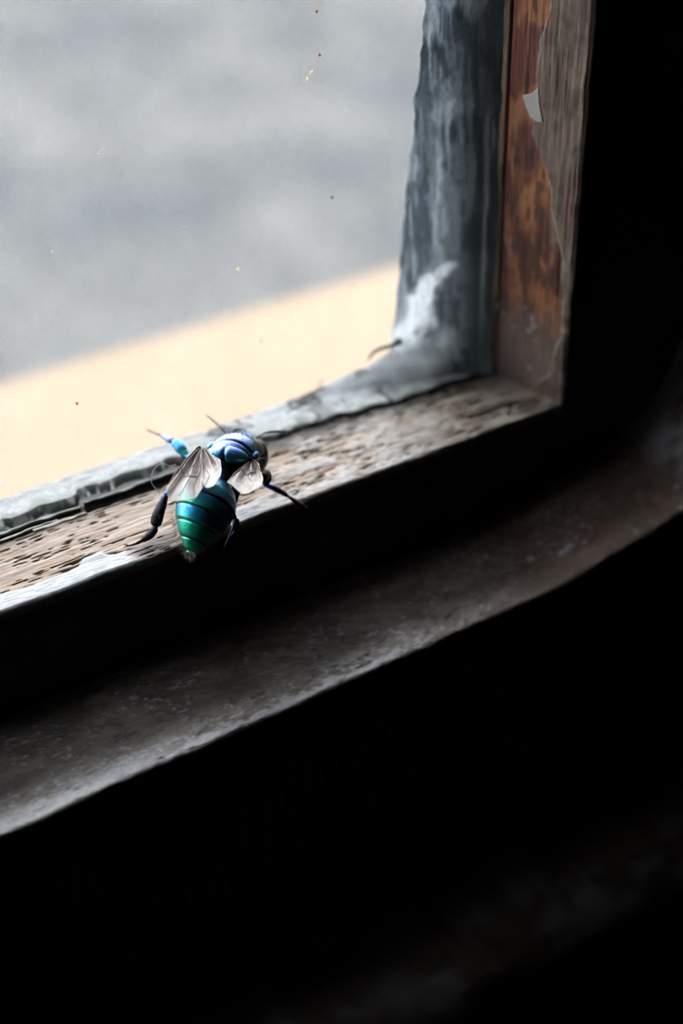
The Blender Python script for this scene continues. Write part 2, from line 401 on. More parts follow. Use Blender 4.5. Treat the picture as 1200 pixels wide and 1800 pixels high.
c = mixc(c, (.06, .06, .055), .9 * sst(.90, .98, 1 - np.abs(2 * fbm(Xg / 5, T * 1.5 + Xg / 14, 19, 3) - 1)) * sst(-2, 8, Xg))
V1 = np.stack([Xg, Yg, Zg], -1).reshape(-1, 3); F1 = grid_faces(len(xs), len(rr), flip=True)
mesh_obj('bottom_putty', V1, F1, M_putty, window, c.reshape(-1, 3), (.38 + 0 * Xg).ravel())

# --- putty up the right side: depth over (x, z)
zs = ax(-.3, 208, -.3, 50, .15, 2.5)
rr = np.linspace(0, 1, 90)
Zg, T = np.meshgrid(zs, rr, indexing='ij')
xc = np.interp(zs, [-.3, .3, .8, 1.6, 3, 4.5, 7, 9, 13, 22, 32, 41, 60, 208], [10, 15, 22, 27.5, 30.6, 31.0, 31.9, 31.9, 32.4, 33.4, 35.0, 35.7, 36.2, 36.5])
xc = xc + .55 * (fbm(zs / 1.5, zs * 0, 9, 4) - .5) * np.interp(zs, [0, 3], [.3, 1]) - .5 * np.exp(-((zs - 31.5) / 1.0) ** 2) + .5 * np.exp(-((zs - 3.3) / .6) ** 2)
xc = xc[:, None]
Xg = xc + (41.2 - xc) * T
cl = fbm(Xg / 1.3, Zg / 3.5, 3, 4); st_ = fbm(Xg / .45, Zg / 6.0, 5, 3)
lowz = sst(9, 1, Zg)
dep = 6.4 * (.55 * T + .45 * sst(.35, 1, T)) * (1 - .0 * lowz) + .55 * (cl - .5) * sst(0, .1, T) + .30 * (st_ - .5) * sst(0, .1, T) * (1 - lowz) + .30 * sst(0, .05, T)
dep = np.maximum(dep, lowz * 5.6 * np.sqrt(np.clip(T, 0, 1)) * sst(7, 0, Zg) + .2)
Yg = 8.0 - dep
slate = mixc((.065, .082, .10), (.22, .26, .30), sst(.35, .65, cl))
slate = mixc(slate, (.33, .38, .43), .75 * sst(.60, .74, st_))
slate = mixc(slate, (.035, .045, .05), .8 * sst(.62, .78, fbm(Xg / 1.2, Zg / 4, 21, 3)))
slate = mixc(slate, (.022, .028, .028), .9 * sst(.50, .80, T))  # shade from the frame behind, painted in towards the stile
slate = mixc(slate, (.16, .18, .19), .6 * sst(.66, .78, fbm(Xg / .5, Zg / 7, 27, 2)))
wz = Zg + 5.0 * (fbm(Xg / 2.2, Zg / 2.4, 31, 4) - .5)
wh = sst(11.0, 8.8, wz) * sst(.68, .46, T + .25 * (cl - .5))
wh2 = sst(6, 2, wz) * sst(.78, .45, T)
c = mixc(slate, (.46, .49, .50), wh2 * .8)
blob = np.full(Xg.shape, 9.0); pl = [(37.4, 13.2, .45), (36.0, 11.6, .8), (34.6, 9.4, 1.6), (33.2, 6.8, 2.4), (31.2, 4.4, 2.2), (28.6, 2.6, 1.2), (24, 1.6, .8)]
for (x0, z0, r0), (x1, z1, r1) in zip(pl[:-1], pl[1:]):
    q = np.clip(((Xg - x0) * (x1 - x0) + (Zg - z0) * (z1 - z0)) / ((x1 - x0) ** 2 + (z1 - z0) ** 2), 0, 1)
    blob = np.minimum(blob, np.hypot(Xg - x0 - q * (x1 - x0), Zg - z0 - q * (z1 - z0)) / (r0 + q * (r1 - r0)))
wh = sst(1.30, .35, blob + 1.5 * (fbm(Xg / 1.0, Zg / 1.0, 31, 5) - .5)) * (1 - .75 * sst(1.5, .6, np.hypot(Xg - xc - .3, (Zg - 8.0) / 1.8)))
c = mixc(c, (.80, .85, .90), .8 * sst(32.0, 29.5, Xg) * sst(.9, .5, T) * sst(.35, .5, cl + .15))
c = mixc(c, (.66, .70, .74), wh)
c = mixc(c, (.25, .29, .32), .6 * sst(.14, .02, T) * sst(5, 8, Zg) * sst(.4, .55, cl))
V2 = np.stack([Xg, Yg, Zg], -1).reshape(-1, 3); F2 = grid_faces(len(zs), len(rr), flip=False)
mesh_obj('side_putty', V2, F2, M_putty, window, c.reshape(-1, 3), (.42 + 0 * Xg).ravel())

# --- loose slivers of old putty lying in the gap on the left
def sliver(x0, x1, y0, w, h, seed, tintc):
    n = 70; m = 9
    x = np.linspace(x0, x1, n); t = np.linspace(0, 1, m)
    Xs, Ts = np.meshgrid(x, t, indexing='ij')
    yc = y0 + .55 * (fbm(x / 2.5, x * 0, seed, 4) - .5); ww = w * (.35 + .65 * np.sin(np.linspace(.15, math.pi - .15, n)) ** .5) * (.75 + .5 * vn(x / 1.2, x * 0, seed + 3))
    a = Ts * math.pi
    Ys = yc[:, None] - .5 * ww[:, None] * np.cos(a); Zs = -.12 + h * np.sin(a) ** .5 * (.8 + .4 * vn(Xs / .8, Ts * 2, seed + 5))
    Vt = np.stack([Xs, Ys, Zs], -1); Vb = Vt.copy(); Vb[..., 2] = -1.0
    V = np.concatenate([Vt.reshape(-1, 3), Vb.reshape(-1, 3)]); k = n * m
    F = grid_faces(n, m, flip=True).tolist() + (grid_faces(n, m) + k).tolist()
    for i in range(n - 1):
        for j, s in ((0, 1), (m - 1, -1)):
            q = [i * m + j, (i + 1) * m + j, (i + 1) * m + j + k, i * m + j + k]; F.append(q if s == 1 else q[::-1])
    e = vn(Xs / .7, Ts * 3, seed + 9)
    c = mixc(tintc, np.array(tintc) * .45, e).reshape(-1, 3)
    return mesh_obj('putty_sliver', V, F, M_flake, window, np.vstack([c, c]), np.full(2 * k, .35))
sliver(-19.5, -9.8, 2.75, .55, .30, 3, (.26, .25, .22))
sliver(-24, -12.5, 1.75, .5, .28, 13, (.34, .32, .28))
sliver(-15.2, -9.6, 1.45, .75, .22, 23, (.42, .38, .33))
sliver(-9.2, 1.5, 3.15, .5, .25, 33, (.12, .115, .10))

# --- bare chips in the varnish of the stile (raised flakes of primer)
def chip(pts, mat, c, th=.14):
    P = np.array(pts); n = len(P); off = np.array([-.973, -.229, 0])
    cen = P.mean(0); V = np.vstack([P + off * .05, P * .93 + cen * .07 + off * (.05 + th), [cen + off * (.05 + th)]])
    F = [[i, (i + 1) % n, n + (i + 1) % n, n + i] for i in range(n)] + [[n + i, n + (i + 1) % n, 2 * n] for i in range(n)]
    return mesh_obj('paint_chip', V, F, mat, window, np.tile(c, (len(V), 1)), np.full(len(V), .5), smooth=False)
chip([(41.55, -1.20, 32.9), (41.85, -2.3, 33.3), (42.05, -3.10, 34.1), (42.12, -3.40, 32.34), (42.26, -3.9, 30.73), (42.05, -3.1, 30.6), (41.85, -2.3, 31.0), (41.68, -1.65, 31.9)], M_flake, (.62, .60, .57))
chip([(42.22, -3.80, 36.4), (42.36, -4.25, 37.2), (42.42, -4.5, 37.3), (42.38, -4.3, 36.0), (42.25, -3.9, 35.5)], M_flake, (.30, .28, .26))

V, F = tube_arrays([(27.81, 7.4, 2.95), (28.45, 7.4, 3.7), (29.46, 7.35, 4.0), (30.7, 7.25, 4.0), (32.0, 7.1, 4.3)], [.10, .20, .24, .26, .5], 10)
mesh_obj('putty_curl', V, F, M_flake, window, np.tile((.30, .32, .33), (len(V), 1)), np.full(len(V), .5))
# ================================================================== the outer ledge (trim_1)
pathpts = [(-138, 210), (-138, 160), (-138, 60), (-138, 5), (-135, -6), (-127, -11.2), (-118, -12.2), (-60, -12.25), (20, -12.3), (30, -12.3), (34.5, -12.1), (37.6, -11.5), (41, -10.9), (45.6, -10.15), (50, -9.1), (54, -7.2), (57.6, -3.8), (60.2, 1.0), (61.8, 8), (62.3, 20), (62.4, 60), (62.4, 120), (62.4, 210)]
PP = np.array(pathpts, float)
def densify(P, step=.3):
    out = []
    Pe = np.vstack([2 * P[0] - P[1], P, 2 * P[-1] - P[-2]])
    for i in range(len(P) - 1):
        a, b_, c_, d = Pe[i:i + 4]; seg = np.linalg.norm(c_ - b_); vis = (b_[0] > -40 or c_[0] > -40) and min(b_[1], c_[1]) < 22
        k = max(2, int(seg / (step if vis else 2.5)))
        straight = seg > 25
        for q in range(k):
            t = q / k
            m0 = (c_ - a) * seg / (seg + np.linalg.norm(b_ - a)); m1 = (d - b_) * seg / (seg + np.linalg.norm(d - c_))
            out.append(b_ + (c_ - b_) * t if straight else (2 * t**3 - 3 * t * t + 1) * b_ + (t**3 - 2 * t * t + t) * m0 + (3 * t * t - 2 * t**3) * c_ + (t**3 - t * t) * m1)
    out.append(P[-1]); return np.array(out)
Q = densify(PP)
Tn = np.gradient(Q, axis=0); Tn /= np.linalg.norm(Tn, axis=1)[:, None]
Nn = np.stack([Tn[:, 1], -Tn[:, 0]], -1)       # outward (down along the bottom)
# closed section: (y, offset outward)
sec = [(y, 0.0) for y in np.arange(-8.0, -22.3, -.14)]
k_in = len(sec)
for a in np.linspace(10, 90, 6): sec.append((-22.3 - .45 * math.sin(math.radians(a)), .45 * (1 - math.cos(math.radians(a)))))
for o_ in np.arange(.9, 26, .9): sec.append((-22.75, o_))
k_fr = len(sec)
sec += [(-22.3, 26.4), (-20.02, 26.6), (-20.02, 15.2), (-8.0, 15.2), (-8.0, 6)]
sec = np.array(sec); m = len(sec); n = len(Q)
arc = np.concatenate([[0], np.cumsum(np.linalg.norm(np.diff(Q, axis=0), axis=1))])
Ag = arc[:, None] + 0 * sec[None, :, 0]; Yg = sec[None, :, 0] + 0 * Ag; Og = sec[None, :, 1] + 0 * Ag
sl = np.concatenate([[0], np.cumsum(np.hypot(*np.diff(sec, axis=0).T))]); Ug = sl[None, :] + 0 * Ag
QX = Q[:, 0][:, None] + 0 * Ag; QZ = Q[:, 1][:, None] + 0 * Ag
act = (np.arange(m) < k_fr)[None, :] * 1.0
inn = (np.arange(m) < k_in + 3)[None, :] * 1.0
rel = (.16 * (fbm(QX / 2.2, Ug / 1.2, 3, 4) - .5) + .16 * sst(.58, .72, fbm(QX / .8, Ug / .5, 9, 3))) * act
pit = sst(.78, .86, vn(QX / .35, Ug / .3, 15)) * act
rel = rel + .10 * pit
eb = Ug - sl[k_in]                       # 0 at the front arris
wobble = .35 * (fbm(QX / 3.5, 0 * QX, 21, 4) - .5)
Yw = Yg - wobble * sst(-2, 0, eb) * act
Oo = Og - rel * inn * sst(.5, -.5, eb)
Yw = Yw - rel * .7 * act * sst(-.5, .5, eb)
Xv = QX + Nn[:, 0][:, None] * Oo; Zv = QZ + Nn[:, 1][:, None] * Oo
fb = fbm(QX / 2.2, Ug / 1.2, 31, 4)
c = mixc((.27, .215, .195), (.42, .35, .32), sst(.35, .65, fb))
c = mixc(c, (.25, .15, .105), .8 * sst(24, 36, QX))
# worn, chalky arris and scuffs, plus painted edge sheen and corner light
worn_sheen = sst(2.6, .6, -eb + 2.4 * (fbm(QX / 5, Ug / 1.0, 41, 4) - .45)) * (eb < .5) * sst(-9, -20, QX)  # left arris: wear, with the window sheen painted into its pale colour
front_line = sst(.9, .2, -eb + 1.4 * (fbm(QX / 1.5, Ug / .8, 43, 4) - .5)) * (eb < .4) * sst(-16, -10, QX) * sst(16, 9, QX)
worn2 = sst(.54, .62, .45 * fbm(QX / 1.3, Ug / .8, 45, 3) + .55 * fbm(QX / .45, Ug / .3, 46, 2) + .09 * sst(2.6, .2, -eb) * np.exp(-((QX - 3) / 9) ** 2)) * sst(4.5, .6, -eb) * (eb < .3) * sst(24, 12, QX)
patch = sst(.50, .62, fbm(QX / 1.1, Ug / .9, 51, 4)) * np.exp(-((QX - 36.5) / 1.9) ** 2 - ((Yg + 18.2) / .8) ** 2) * 1.2
corner_light = sst(.36, .56, fbm(QZ / 3.0, Ug / 2.4, 55, 4)) * sst(51.5, 54.5, QX) * sst(12, 3, QZ) * sst(-22.2, -20, Yg)  # light falling on the curved corner, painted as a pale patch
dots = pit * sst(.45, .6, fbm(QX / 3, Ug / 2, 59))
w = np.clip(worn_sheen + worn2 * .75 + .9 * front_line + patch + corner_light * .9 + .8 * dots, 0, 1)
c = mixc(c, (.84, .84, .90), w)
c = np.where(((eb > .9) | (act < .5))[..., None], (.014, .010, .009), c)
c = mixc(c, (.14, .06, .035), .6 * np.exp(-((eb - .4) / .35) ** 2) * act)
V = np.stack([Xv, Yw, Zv], -1).reshape(-1, 3)
F = grid_faces(n, m, wrap=True).tolist(); F.append(list(range(m))[::-1]); F.append(list(range(len(V) - m, len(V))))
gls = .40 - .14 * w + .15 * (fb - .5) + .15 * sst(24, 36, QX)
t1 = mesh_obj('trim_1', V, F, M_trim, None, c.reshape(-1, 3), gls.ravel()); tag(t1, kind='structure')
box('trim_2', (-164, -22.7, 210), (89, -8.0, 240), M_dark, kind='structure')

# rounded stool moulding lower on the wall
xs = np.arange(-320, 321, .8); xs = xs[(xs < -30) | (xs > -31)]
a = np.linspace(-.5 * math.pi, .5 * math.pi, 26)
sec = [(-19.5, -42.5)] + [(-31.5 - 7.0 * math.cos(t), -50.5 + 6.5 * math.sin(t)) for t in a[::-1]] + [(-19.5, -58.5)]
sec = np.array(sec); m = len(sec)
Xg, J = np.meshgrid(xs, np.arange(m), indexing='ij')
nz = fbm(Xg / 6, J / 4.0, 5, 4)
Yg = sec[:, 0][None] + 0 * Xg; Zg = sec[:, 1][None] + .8 * (nz - .5) - 4.6 + 0 * Xg
inner = ((J > 0) & (J < m - 1))
Yg = Yg - 1.0 * (nz - .5) * inner
wr_ = .7 * sst(.44, .72, fbm(Xg / 5, J / 3.0, 15, 4)) * sst(16, 8, J)
c = mixc((.26, .18, .15), (.66, .68, .74), wr_)
V = np.stack([Xg, Yg, Zg], -1).reshape(-1, 3)
F = grid_faces(len(xs), m, wrap=True, flip=False).tolist(); F.append(list(range(m))[::-1]); F.append(list(range(len(V) - m, len(V))))
tag(mesh_obj('trim_3', V, F, M_trim, None, c.reshape(-1, 3), (.5 + 0 * Xg).ravel()), kind='structure')

# ================================================================== THE BEE
W0 = np.array([1.65, -8.18, 5.0]); Fv = np.array([.73, .683, 0]); Rv = np.array([.683, -.73, 0]); Uv = np.array([0, 0, 1.])
Fv /= np.linalg.norm(Fv); Rv /= np.linalg.norm(Rv)
def Lw(f, r, u): 
    f = np.asarray(f)[..., None]; r = np.asarray(r)[..., None]; u = np.asarray(u)[..., None]
    return W0 + Fv * f + Rv * r + Uv * u

def bee_shell():
    m, N, L, b = new_mat('metallic_shell')
    a = N.new('ShaderNodeAttribute'); a.attribute_name = 'tint'
    v = obj_coord(N, L, (1, 1, 1)); n = noise(N, L, v, 2.5, 4)
    r = ramp(N, L, n, [(.3, (.75, .75, .8)), (.7, (1.15, 1.15, 1.1))])
    c = mixrgb(N, L, a.outputs['Color'], r, 1.0, 'MULTIPLY'); L.new(c, b.inputs['Base Color'])
    g = N.new('ShaderNodeAttribute'); g.attribute_name = 'gloss'; L.new(g.outputs['Fac'], b.inputs['Roughness'])
    b.inputs['Metallic'].default_value = .8; b.inputs['Specular IOR Level'].default_value = .5
    b.inputs['Coat Roughness'].default_value = .15
    cw = N.new('ShaderNodeMapRange'); cw.inputs[1].default_value = .40; cw.inputs[2].default_value = .48; cw.inputs[3].default_value = .5; cw.inputs[4].default_value = 0.0
    L.new(g.outputs['Fac'], cw.inputs[0]); L.new(cw.outputs[0], b.inputs['Coat Weight'])
    vo = N.new('ShaderNodeTexVoronoi'); vo.inputs['Scale'].default_value = 8.5; L.new(v, vo.inputs['Vector'])
    bump(N, L, vo.outputs['Distance'], .55, .05, b)
    return m
M_shell = bee_shell()
body = Acc()
# abdomen: rings along a drooping axis, each tergite overlapping the next
ns, na = 150, 72
s = np.linspace(0, 1, ns); ang = np.linspace(0, 2 * math.pi, na, endpoint=False)
f_ax = -7.3 * s; u_ax = .05 - .15 * s - 3.75 * s ** 2.0; r_ax = -.35 * sst(0, .3, s) - .75 * s
wprof = np.interp(s, [0, .03, .08, .16, .28, .42, .56, .68, .78, .86, .93, .975, 1], [.25, .55, 1.15, 2.05, 2.75, 3.02, 2.88, 2.42, 1.86, 1.28, .72, .34, .1])
bounds = [.03, .41, .56, .70, .84, .945]
step = np.zeros(ns); seam = np.zeros(ns)
for k in range(len(bounds)):
    b0 = bounds[k]; b1 = bounds[k + 1] if k + 1 < len(bounds) else 1.0
    q = np.clip((s - b0) / (b1 - b0), 0, 1); inside = (s >= b0) & (s < b1)
    step = np.where(inside, .15 * q ** .6 * (1 - sst(.93, 1.0, q) * .8) , step)
    seam = np.maximum(seam, np.exp(-((s - b0) / .0085) ** 2) if k > 0 else 0)
wp = wprof + step - .16 * seam
S2, A2 = np.meshgrid(s, ang, indexing='ij')
top_h = .86; bot_h = .62
# curve the tergite margins: backwards on the flanks
shift = .35 * (1 - np.cos(A2)) * 0
rr_ = wp[:, None] * np.sin(A2); hh = wp[:, None] * np.where(np.cos(A2) > 0, top_h, bot_h) * np.cos(A2)
# ring tilt so that sections stand square to the axis
du = np.gradient(u_ax, f_ax); tilt = np.arctan(du)[:, None]
Fg = f_ax[:, None] - np.sin(tilt) * hh; Ug = u_ax[:, None] + np.cos(tilt) * hh; Rg = r_ax[:, None] + rr_
Fg = Fg - .26 * rr_
V = Lw(Fg, Rg, Ug).reshape(-1, 3)
Fc = grid_faces(ns, na, wrap=True, flip=False).tolist(); Fc.append(list(range(na))[::-1]); Fc.append(list(range(len(V) - na, len(V))))
keys = [0, .08, .2, .36, .405, .43, .50, .555, .59, .66, .70, .73, .80, .845, .9, 1]
cols = [(.16, .10, .70), (.04, .10, .45), (.005, .20, .26), (.004, .24, .22), (.01, .10, .30), (.004, .20, .26), (.004, .27, .23), (.004, .40, .22), (.01, .16, .34), (.004, .28, .27), (.004, .46, .25), (.004, .40, .22), (.004, .50, .24), (.002, .30, .16), (.003, .50, .22), (.05, .12, .03)]
cc = np.stack([np.interp(s, keys, [c_[k] for c_ in cols]) for k in range(3)], -1)
cc = cc[:, None, :] + 0 * A2[..., None]
cc = cc * 1.3 * np.array((1, .97, 1.25)); cc = mixc(cc, (.01, .03, .12), .6 * sst(.45, .85, np.sin(A2)) * sst(1, .3, S2))  # right flank darkened: its shade side is put into the colour
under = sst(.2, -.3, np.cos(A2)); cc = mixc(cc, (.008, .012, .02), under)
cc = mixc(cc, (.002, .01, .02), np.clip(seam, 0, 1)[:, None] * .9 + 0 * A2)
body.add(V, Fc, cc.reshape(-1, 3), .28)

def ellipsoid(cen, rad, n=48, mm=64, fn=None, colf=None, g=.36, yaw=0.0, pitch=0.0):
    th = np.linspace(.02, math.pi - .02, n); ph = np.linspace(0, 2 * math.pi, mm, endpoint=False)
    T_, P_ = np.meshgrid(th, ph, indexing='ij')
    d = np.stack([np.cos(T_), np.sin(T_) * np.cos(P_), np.sin(T_) * np.sin(P_)], -1)   # pole along f
    p = d * np.array(rad)
    if fn is not None: p = fn(p, d)
    cy, sy = math.cos(yaw), math.sin(yaw); cp, sp_ = math.cos(pitch), math.sin(pitch)
    f_, r_, u_ = p[..., 0], p[..., 1], p[..., 2]
    f_, u_ = f_ * cp - u_ * sp_, f_ * sp_ + u_ * cp
    f_, r_ = f_ * cy - r_ * sy, f_ * sy + r_ * cy
    q = np.stack([f_ + cen[0], r_ + cen[1], u_ + cen[2]], -1)
    V = Lw(q[..., 0], q[..., 1], q[..., 2]).reshape(-1, 3)
    F = grid_faces(n, mm, wrap=True, flip=True).tolist(); F.append(list(range(mm))); F.append(list(range(len(V) - mm, len(V)))[::-1])
    c = colf(p, d, q) if colf else np.broadcast_to(np.array((.02, .02, .02)), d.shape)
    return V, F, np.asarray(c).reshape(-1, 3)
# thorax
def th_fn(p, d):
    f, r, u = p[..., 0].copy(), p[..., 1].copy(), p[..., 2].copy()
    # rear of the thorax falls steeply; groove ahead of the scutellum
    gv = np.exp(-((f + .30 + .02 * r * r) / .13) ** 2) * (u > 0)
    k = 1 - .07 * gv
    med = np.exp(-(r / .12) ** 2) * (u > 0) * sst(-.5, .6, f) * .02
    k = k - med
    rear = sst(-1.2, -2.6, f)
    u = np.where(u > 0, u * (1 - .18 * rear), u * .95)
    return np.stack([f * 1.0, r * k, u * k], -1)
def th_col(p, d, q):
    f, r, u = p[..., 0], p[..., 1], p[..., 2]
    c = mixc((.005, .10, .09), (.02, .33, .38), sst(.1, .55, d[..., 2]))
    c = mixc(c, (.20, .33, .85), sst(.50, .86, d[..., 2] + .12 * d[..., 0]))
    c = mixc(c, (.30, .26, .80), .5 * sst(.55, .7, fbm(f * 1.5 + 9, r * 1.5 + 9, 3, 3)) * sst(.5, .8, d[..., 2]))
    c = mixc(c, (.003, .016, .014), sst(-1.35, -1.75, f))
    gv = np.exp(-((f + .30) / .12) ** 2) * (u > 0); c = mixc(c, (.01, .05, .12), gv * .85)
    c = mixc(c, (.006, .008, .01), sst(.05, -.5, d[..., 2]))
    return c
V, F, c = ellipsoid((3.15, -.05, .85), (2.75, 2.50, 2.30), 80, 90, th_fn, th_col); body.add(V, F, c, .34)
# scutellum: a two-lobed plate overhanging the dark rear face
def sc_fn(p, d):
    f, r, u = p[..., 0], p[..., 1], p[..., 2]
    notch = np.exp(-(r / .20) ** 2) * sst(-.1, -.8, d[..., 0])
    return np.stack([f * (1 - .22 * notch), r, u * (1 - .25 * np.exp(-(r / .16) ** 2) * (u > 0)) - .085 * r * r], -1)
def sc_col(p, d, q):
    c = mixc((.005, .36, .27), (.06, .40, .62), sst(.0, .75, d[..., 2] + .3 * d[..., 0]))
    c = mixc(c, (.18, .26, .85), .8 * sst(.45, .95, d[..., 2] + .3 * d[..., 0]))
    notch = np.exp(-(p[..., 1] / .24) ** 2) * sst(-.45, -.8, d[..., 0])
    c = mixc(c, (.004, .006, .006), notch)
    c = mixc(c, (.004, .02, .02), sst(-.05, -.4, d[..., 2]))
    return c
V, F, c = ellipsoid((1.70, -.15, 2.24), (.95, 2.2, .72), 50, 80, sc_fn, sc_col, pitch=.35); body.add(V, F, c, .32)
# propodeum and petiole joining thorax to abdomen
V, F = tube_arrays([Lw(1.9, -.05, .2), Lw(.9, -.05, .15), Lw(.2, -.05, .1), Lw(-.5, -.1, .0)], [2.0, 1.25, .6, .75], 28)
body.add(V, F, (.01, .03, .035), .4)
V, F = tube_arrays([Lw(.25, 0, .75), Lw(-.15, -.05, .78), Lw(-.5, -.1, .7)], [.2, .36, .3], 16); body.add(V, F, (.16, .12, .70), .35)
# neck and head (turned a little to the right)
V, F = tube_arrays([Lw(4.8, 0, .6), Lw(5.6, .05, .4), Lw(6.2, .1, .3)], [1.5, 1.2, 1.2], 24); body.add(V, F, (.03, .03, .05), .5)
HY = .50
def hd_col(p, d, q):
    c = mixc((.01, .22, .20), (.22, .26, .85), sst(.35, .75, d[..., 2]))
    c = mixc(c, (.05, .45, .40), .8 * np.exp(-((p[..., 1] - 1.2) / .35) ** 2) * sst(.3, .6, d[..., 2]))
    return mixc(c, (.01, .012, .015), sst(.1, -.3, d[..., 2]))
def hd_fn(p, d):
    f, r, u = p[..., 0], p[..., 1], p[..., 2]
    return np.stack([f * (1 - .15 * (np.abs(r) / 2.3) ** 2), r, np.where(u < 0, u * (1.0 - .0 * r), u * (1 - .12 * (r / 2.3) ** 2))], -1)
HC = (6.15, .12, -.30)
V, F, c = ellipsoid(HC, (1.25, 2.35, 2.05), 56, 64, hd_fn, hd_col, yaw=-HY * -1); body.add(V, F, c, .34)
for (f, r) in ((6.2, -.28), (6.2, .32), (6.6, 0.02)):            # ocelli
    V, F, c = ellipsoid((f, r, HC[2] + 1.93), (.13, .13, .10), 12, 16, None, lambda p, d, q: np.broadcast_to(np.array((.02, .015, .01)), d.shape)); body.add(V, F, c, .12)
# lower face / mandible region
V, F, c = ellipsoid((6.75, .1, -1.35), (.8, 1.2, .9), 24, 30, None, lambda p, d, q: np.broadcast_to(np.array((.01, .06, .07)), d.shape)); body.add(V, F, c, .35)
# tegulae
for cen in ((3.35, -2.35, 1.75), (3.1, 2.25, 1.45)):
    V, F, c = ellipsoid(cen, (.62, .42, .34), 20, 26, None, lambda p, d, q: mixc((.01, .03, .05), (.08, .25, .65), sst(.2, .6, d[..., 2]))); body.add(V, F, c, .3)

BLUE = (.14, .26, .80); BLK = (.006, .007, .010); BRN = (.07, .04, .025)
def leg(pts, rad, cols_, squash=1.0, n=14, g=.52):
    V, F = tube_arrays(pts, rad, n, squash)
    nr = len(V) // n; t = np.linspace(0, 1, nr); k = np.linspace(0, 1, len(cols_))
    c = np.stack([np.interp(t, k, [cc_[i] for cc_ in cols_]) for i in range(3)], -1)
    body.add(V, F, np.repeat(c, n, 0), g)
# left foreleg, raised against the glass
leg([Lw(4.2, -1.2, -.6), (2.3, -3.0, 4.0), (1.14, -2.0, 4.6), (1.02, -.75, 4.15)], [.5, .48, .36, .17], [BLK, (.01, .1, .12), BLUE, (.02, .2, .2)])
leg([(1.02, -.78, 4.1), (1.10, -.15, 4.12), (1.06, .55, 4.35), (.92, 1.35, 4.62), (.86, 1.75, 4.62)], [.16, .42, .60, .50, .24], [(.01, .22, .2), (.03, .42, .50), (.10, .42, .85), (.26, .30, .90)], .9)
leg([(.86, 1.72, 4.62), (.75, 2.4, 4.55), (.58, 3.4, 4.42), (.45, 4.2, 4.24)], [.18, .42, .33, .12], [(.2, .28, .8), (.28, .33, .85), (.22, .25, .6), (.08, .06, .08)], .85)
leg([(.45, 4.15, 4.25), (.46, 5.0, 3.95), (.42, 6.0, 3.6), (.36, 7.1, 3.28), (.30, 7.75, 3.15)], [.11, .13, .10, .11, .05], [BRN, BRN, (.12, .06, .03), (.14, .07, .03)], g=.5)
for dx in (-.22, .2): leg([(.33, 7.3, 3.22), (.33 + dx * .6, 7.6, 3.3), (.33 + dx, 7.75, 3.12)], [.06, .045, .02], [(.14, .06, .02)] * 2, n=8)
# left middle leg, mostly hidden, foot on the wood
leg([Lw(2.9, -1.2, -.7), (.6, -4.8, 2.9), (-.6, -4.0, 3.2)], [.5, .42, .22], [BLK, BLK, (.02, .1, .15)])
leg([(-.6, -4.0, 3.2), (-1.2, -3.4, 2.0), (-1.6, -3.0, .95)], [.2, .3, .15], [(.05, .1, .3), BLK, BLK])
leg([(-1.6, -3.0, .95), (-1.9, -2.5, .45), (-2.2, -1.9, .12)], [.12, .14, .06], [BLK, BRN])
# left hind leg: thick black tibia, hairy basitarsus, foot on the rail
leg([Lw(1.6, -1.3, -.8), (-.9, -6.2, 4.0), (-2.6, -5.9, 4.2), (-3.35, -5.2, 3.85)], [.55, .62, .45, .25], [BLK, BLK, (.02, .03, .05), BLUE])
leg([(-3.25, -5.25, 3.85), (-3.45, -5.2, 3.40), (-3.95, -5.3, 2.65), (-4.55, -5.55, 1.95), (-4.98, -5.9, 1.35), (-5.15, -6.05, 1.10)], [.16, .50, .66, .70, .60, .30], [(.10, .14, .34), (.02, .02, .05), BLK, BLK, BLK], .62, 20)
leg([(-5.1, -6.05, 1.12), (-5.45, -6.3, .95), (-6.05, -6.55, .74), (-6.65, -6.6, .58), (-7.0, -6.55, .50)], [.22, .44, .48, .36, .15], [BLK, BLK, (.02, .015, .012)], .8)
leg([(-7.0, -6.55, .48), (-7.25, -6.5, .36), (-7.6, -6.4, .26), (-8.0, -6.25, .16), (-8.40, -6.05, .08)], [.13, .16, .10, .10, .05], [BLK, BRN, BRN], g=.5)
for a_, b_ in ((-8.75, -6.15), (-8.55, -5.65)): leg([(-8.15, -6.18, .14), (-8.4, (b_ - 6.1) / 2, .22), (a_, b_, .03)], [.06, .05, .02], [BRN, (.1, .05, .03)], n=8)
# right middle leg over the arris
leg([Lw(2.9, 1.3, -.7), (5.6, -8.0, 3.9), (6.45, -7.5, 3.65), (6.82, -7.5, 3.2)], [.5, .62, .60, .42], [BLK, (.03, .02, .015), (.06, .04, .03), (.05, .035, .03)])
leg([(6.82, -7.5, 3.1), (6.35, -7.9, 2.95), (6.05, -8.05, 2.85)], [.35, .3, .2], [(.05, .035, .03), BLK])
leg([(6.0, -8.05, 2.86), (6.45, -8.15, 2.66), (7.05, -8.25, 2.20), (7.9, -8.5, 1.38), (8.3, -8.65, .95)], [.16, .36, .42, .34, .18], [(.20, .25, .85), (.20, .25, .85), (.03, .04, .10), BLK, BLK], .75)
leg([(8.3, -8.65, .95), (8.9, -8.95, .28), (9.5, -9.2, -.35), (9.95, -9.3, -.85)], [.14, .24, .20, .09], [BLK, (.03, .02, .015), BRN], g=.5)
leg([(9.95, -9.3, -.85), (10.35, -9.32, -1.2), (10.9, -9.12, -1.7)], [.09, .08, .04], [BRN, (.12, .08, .05)], g=.5)
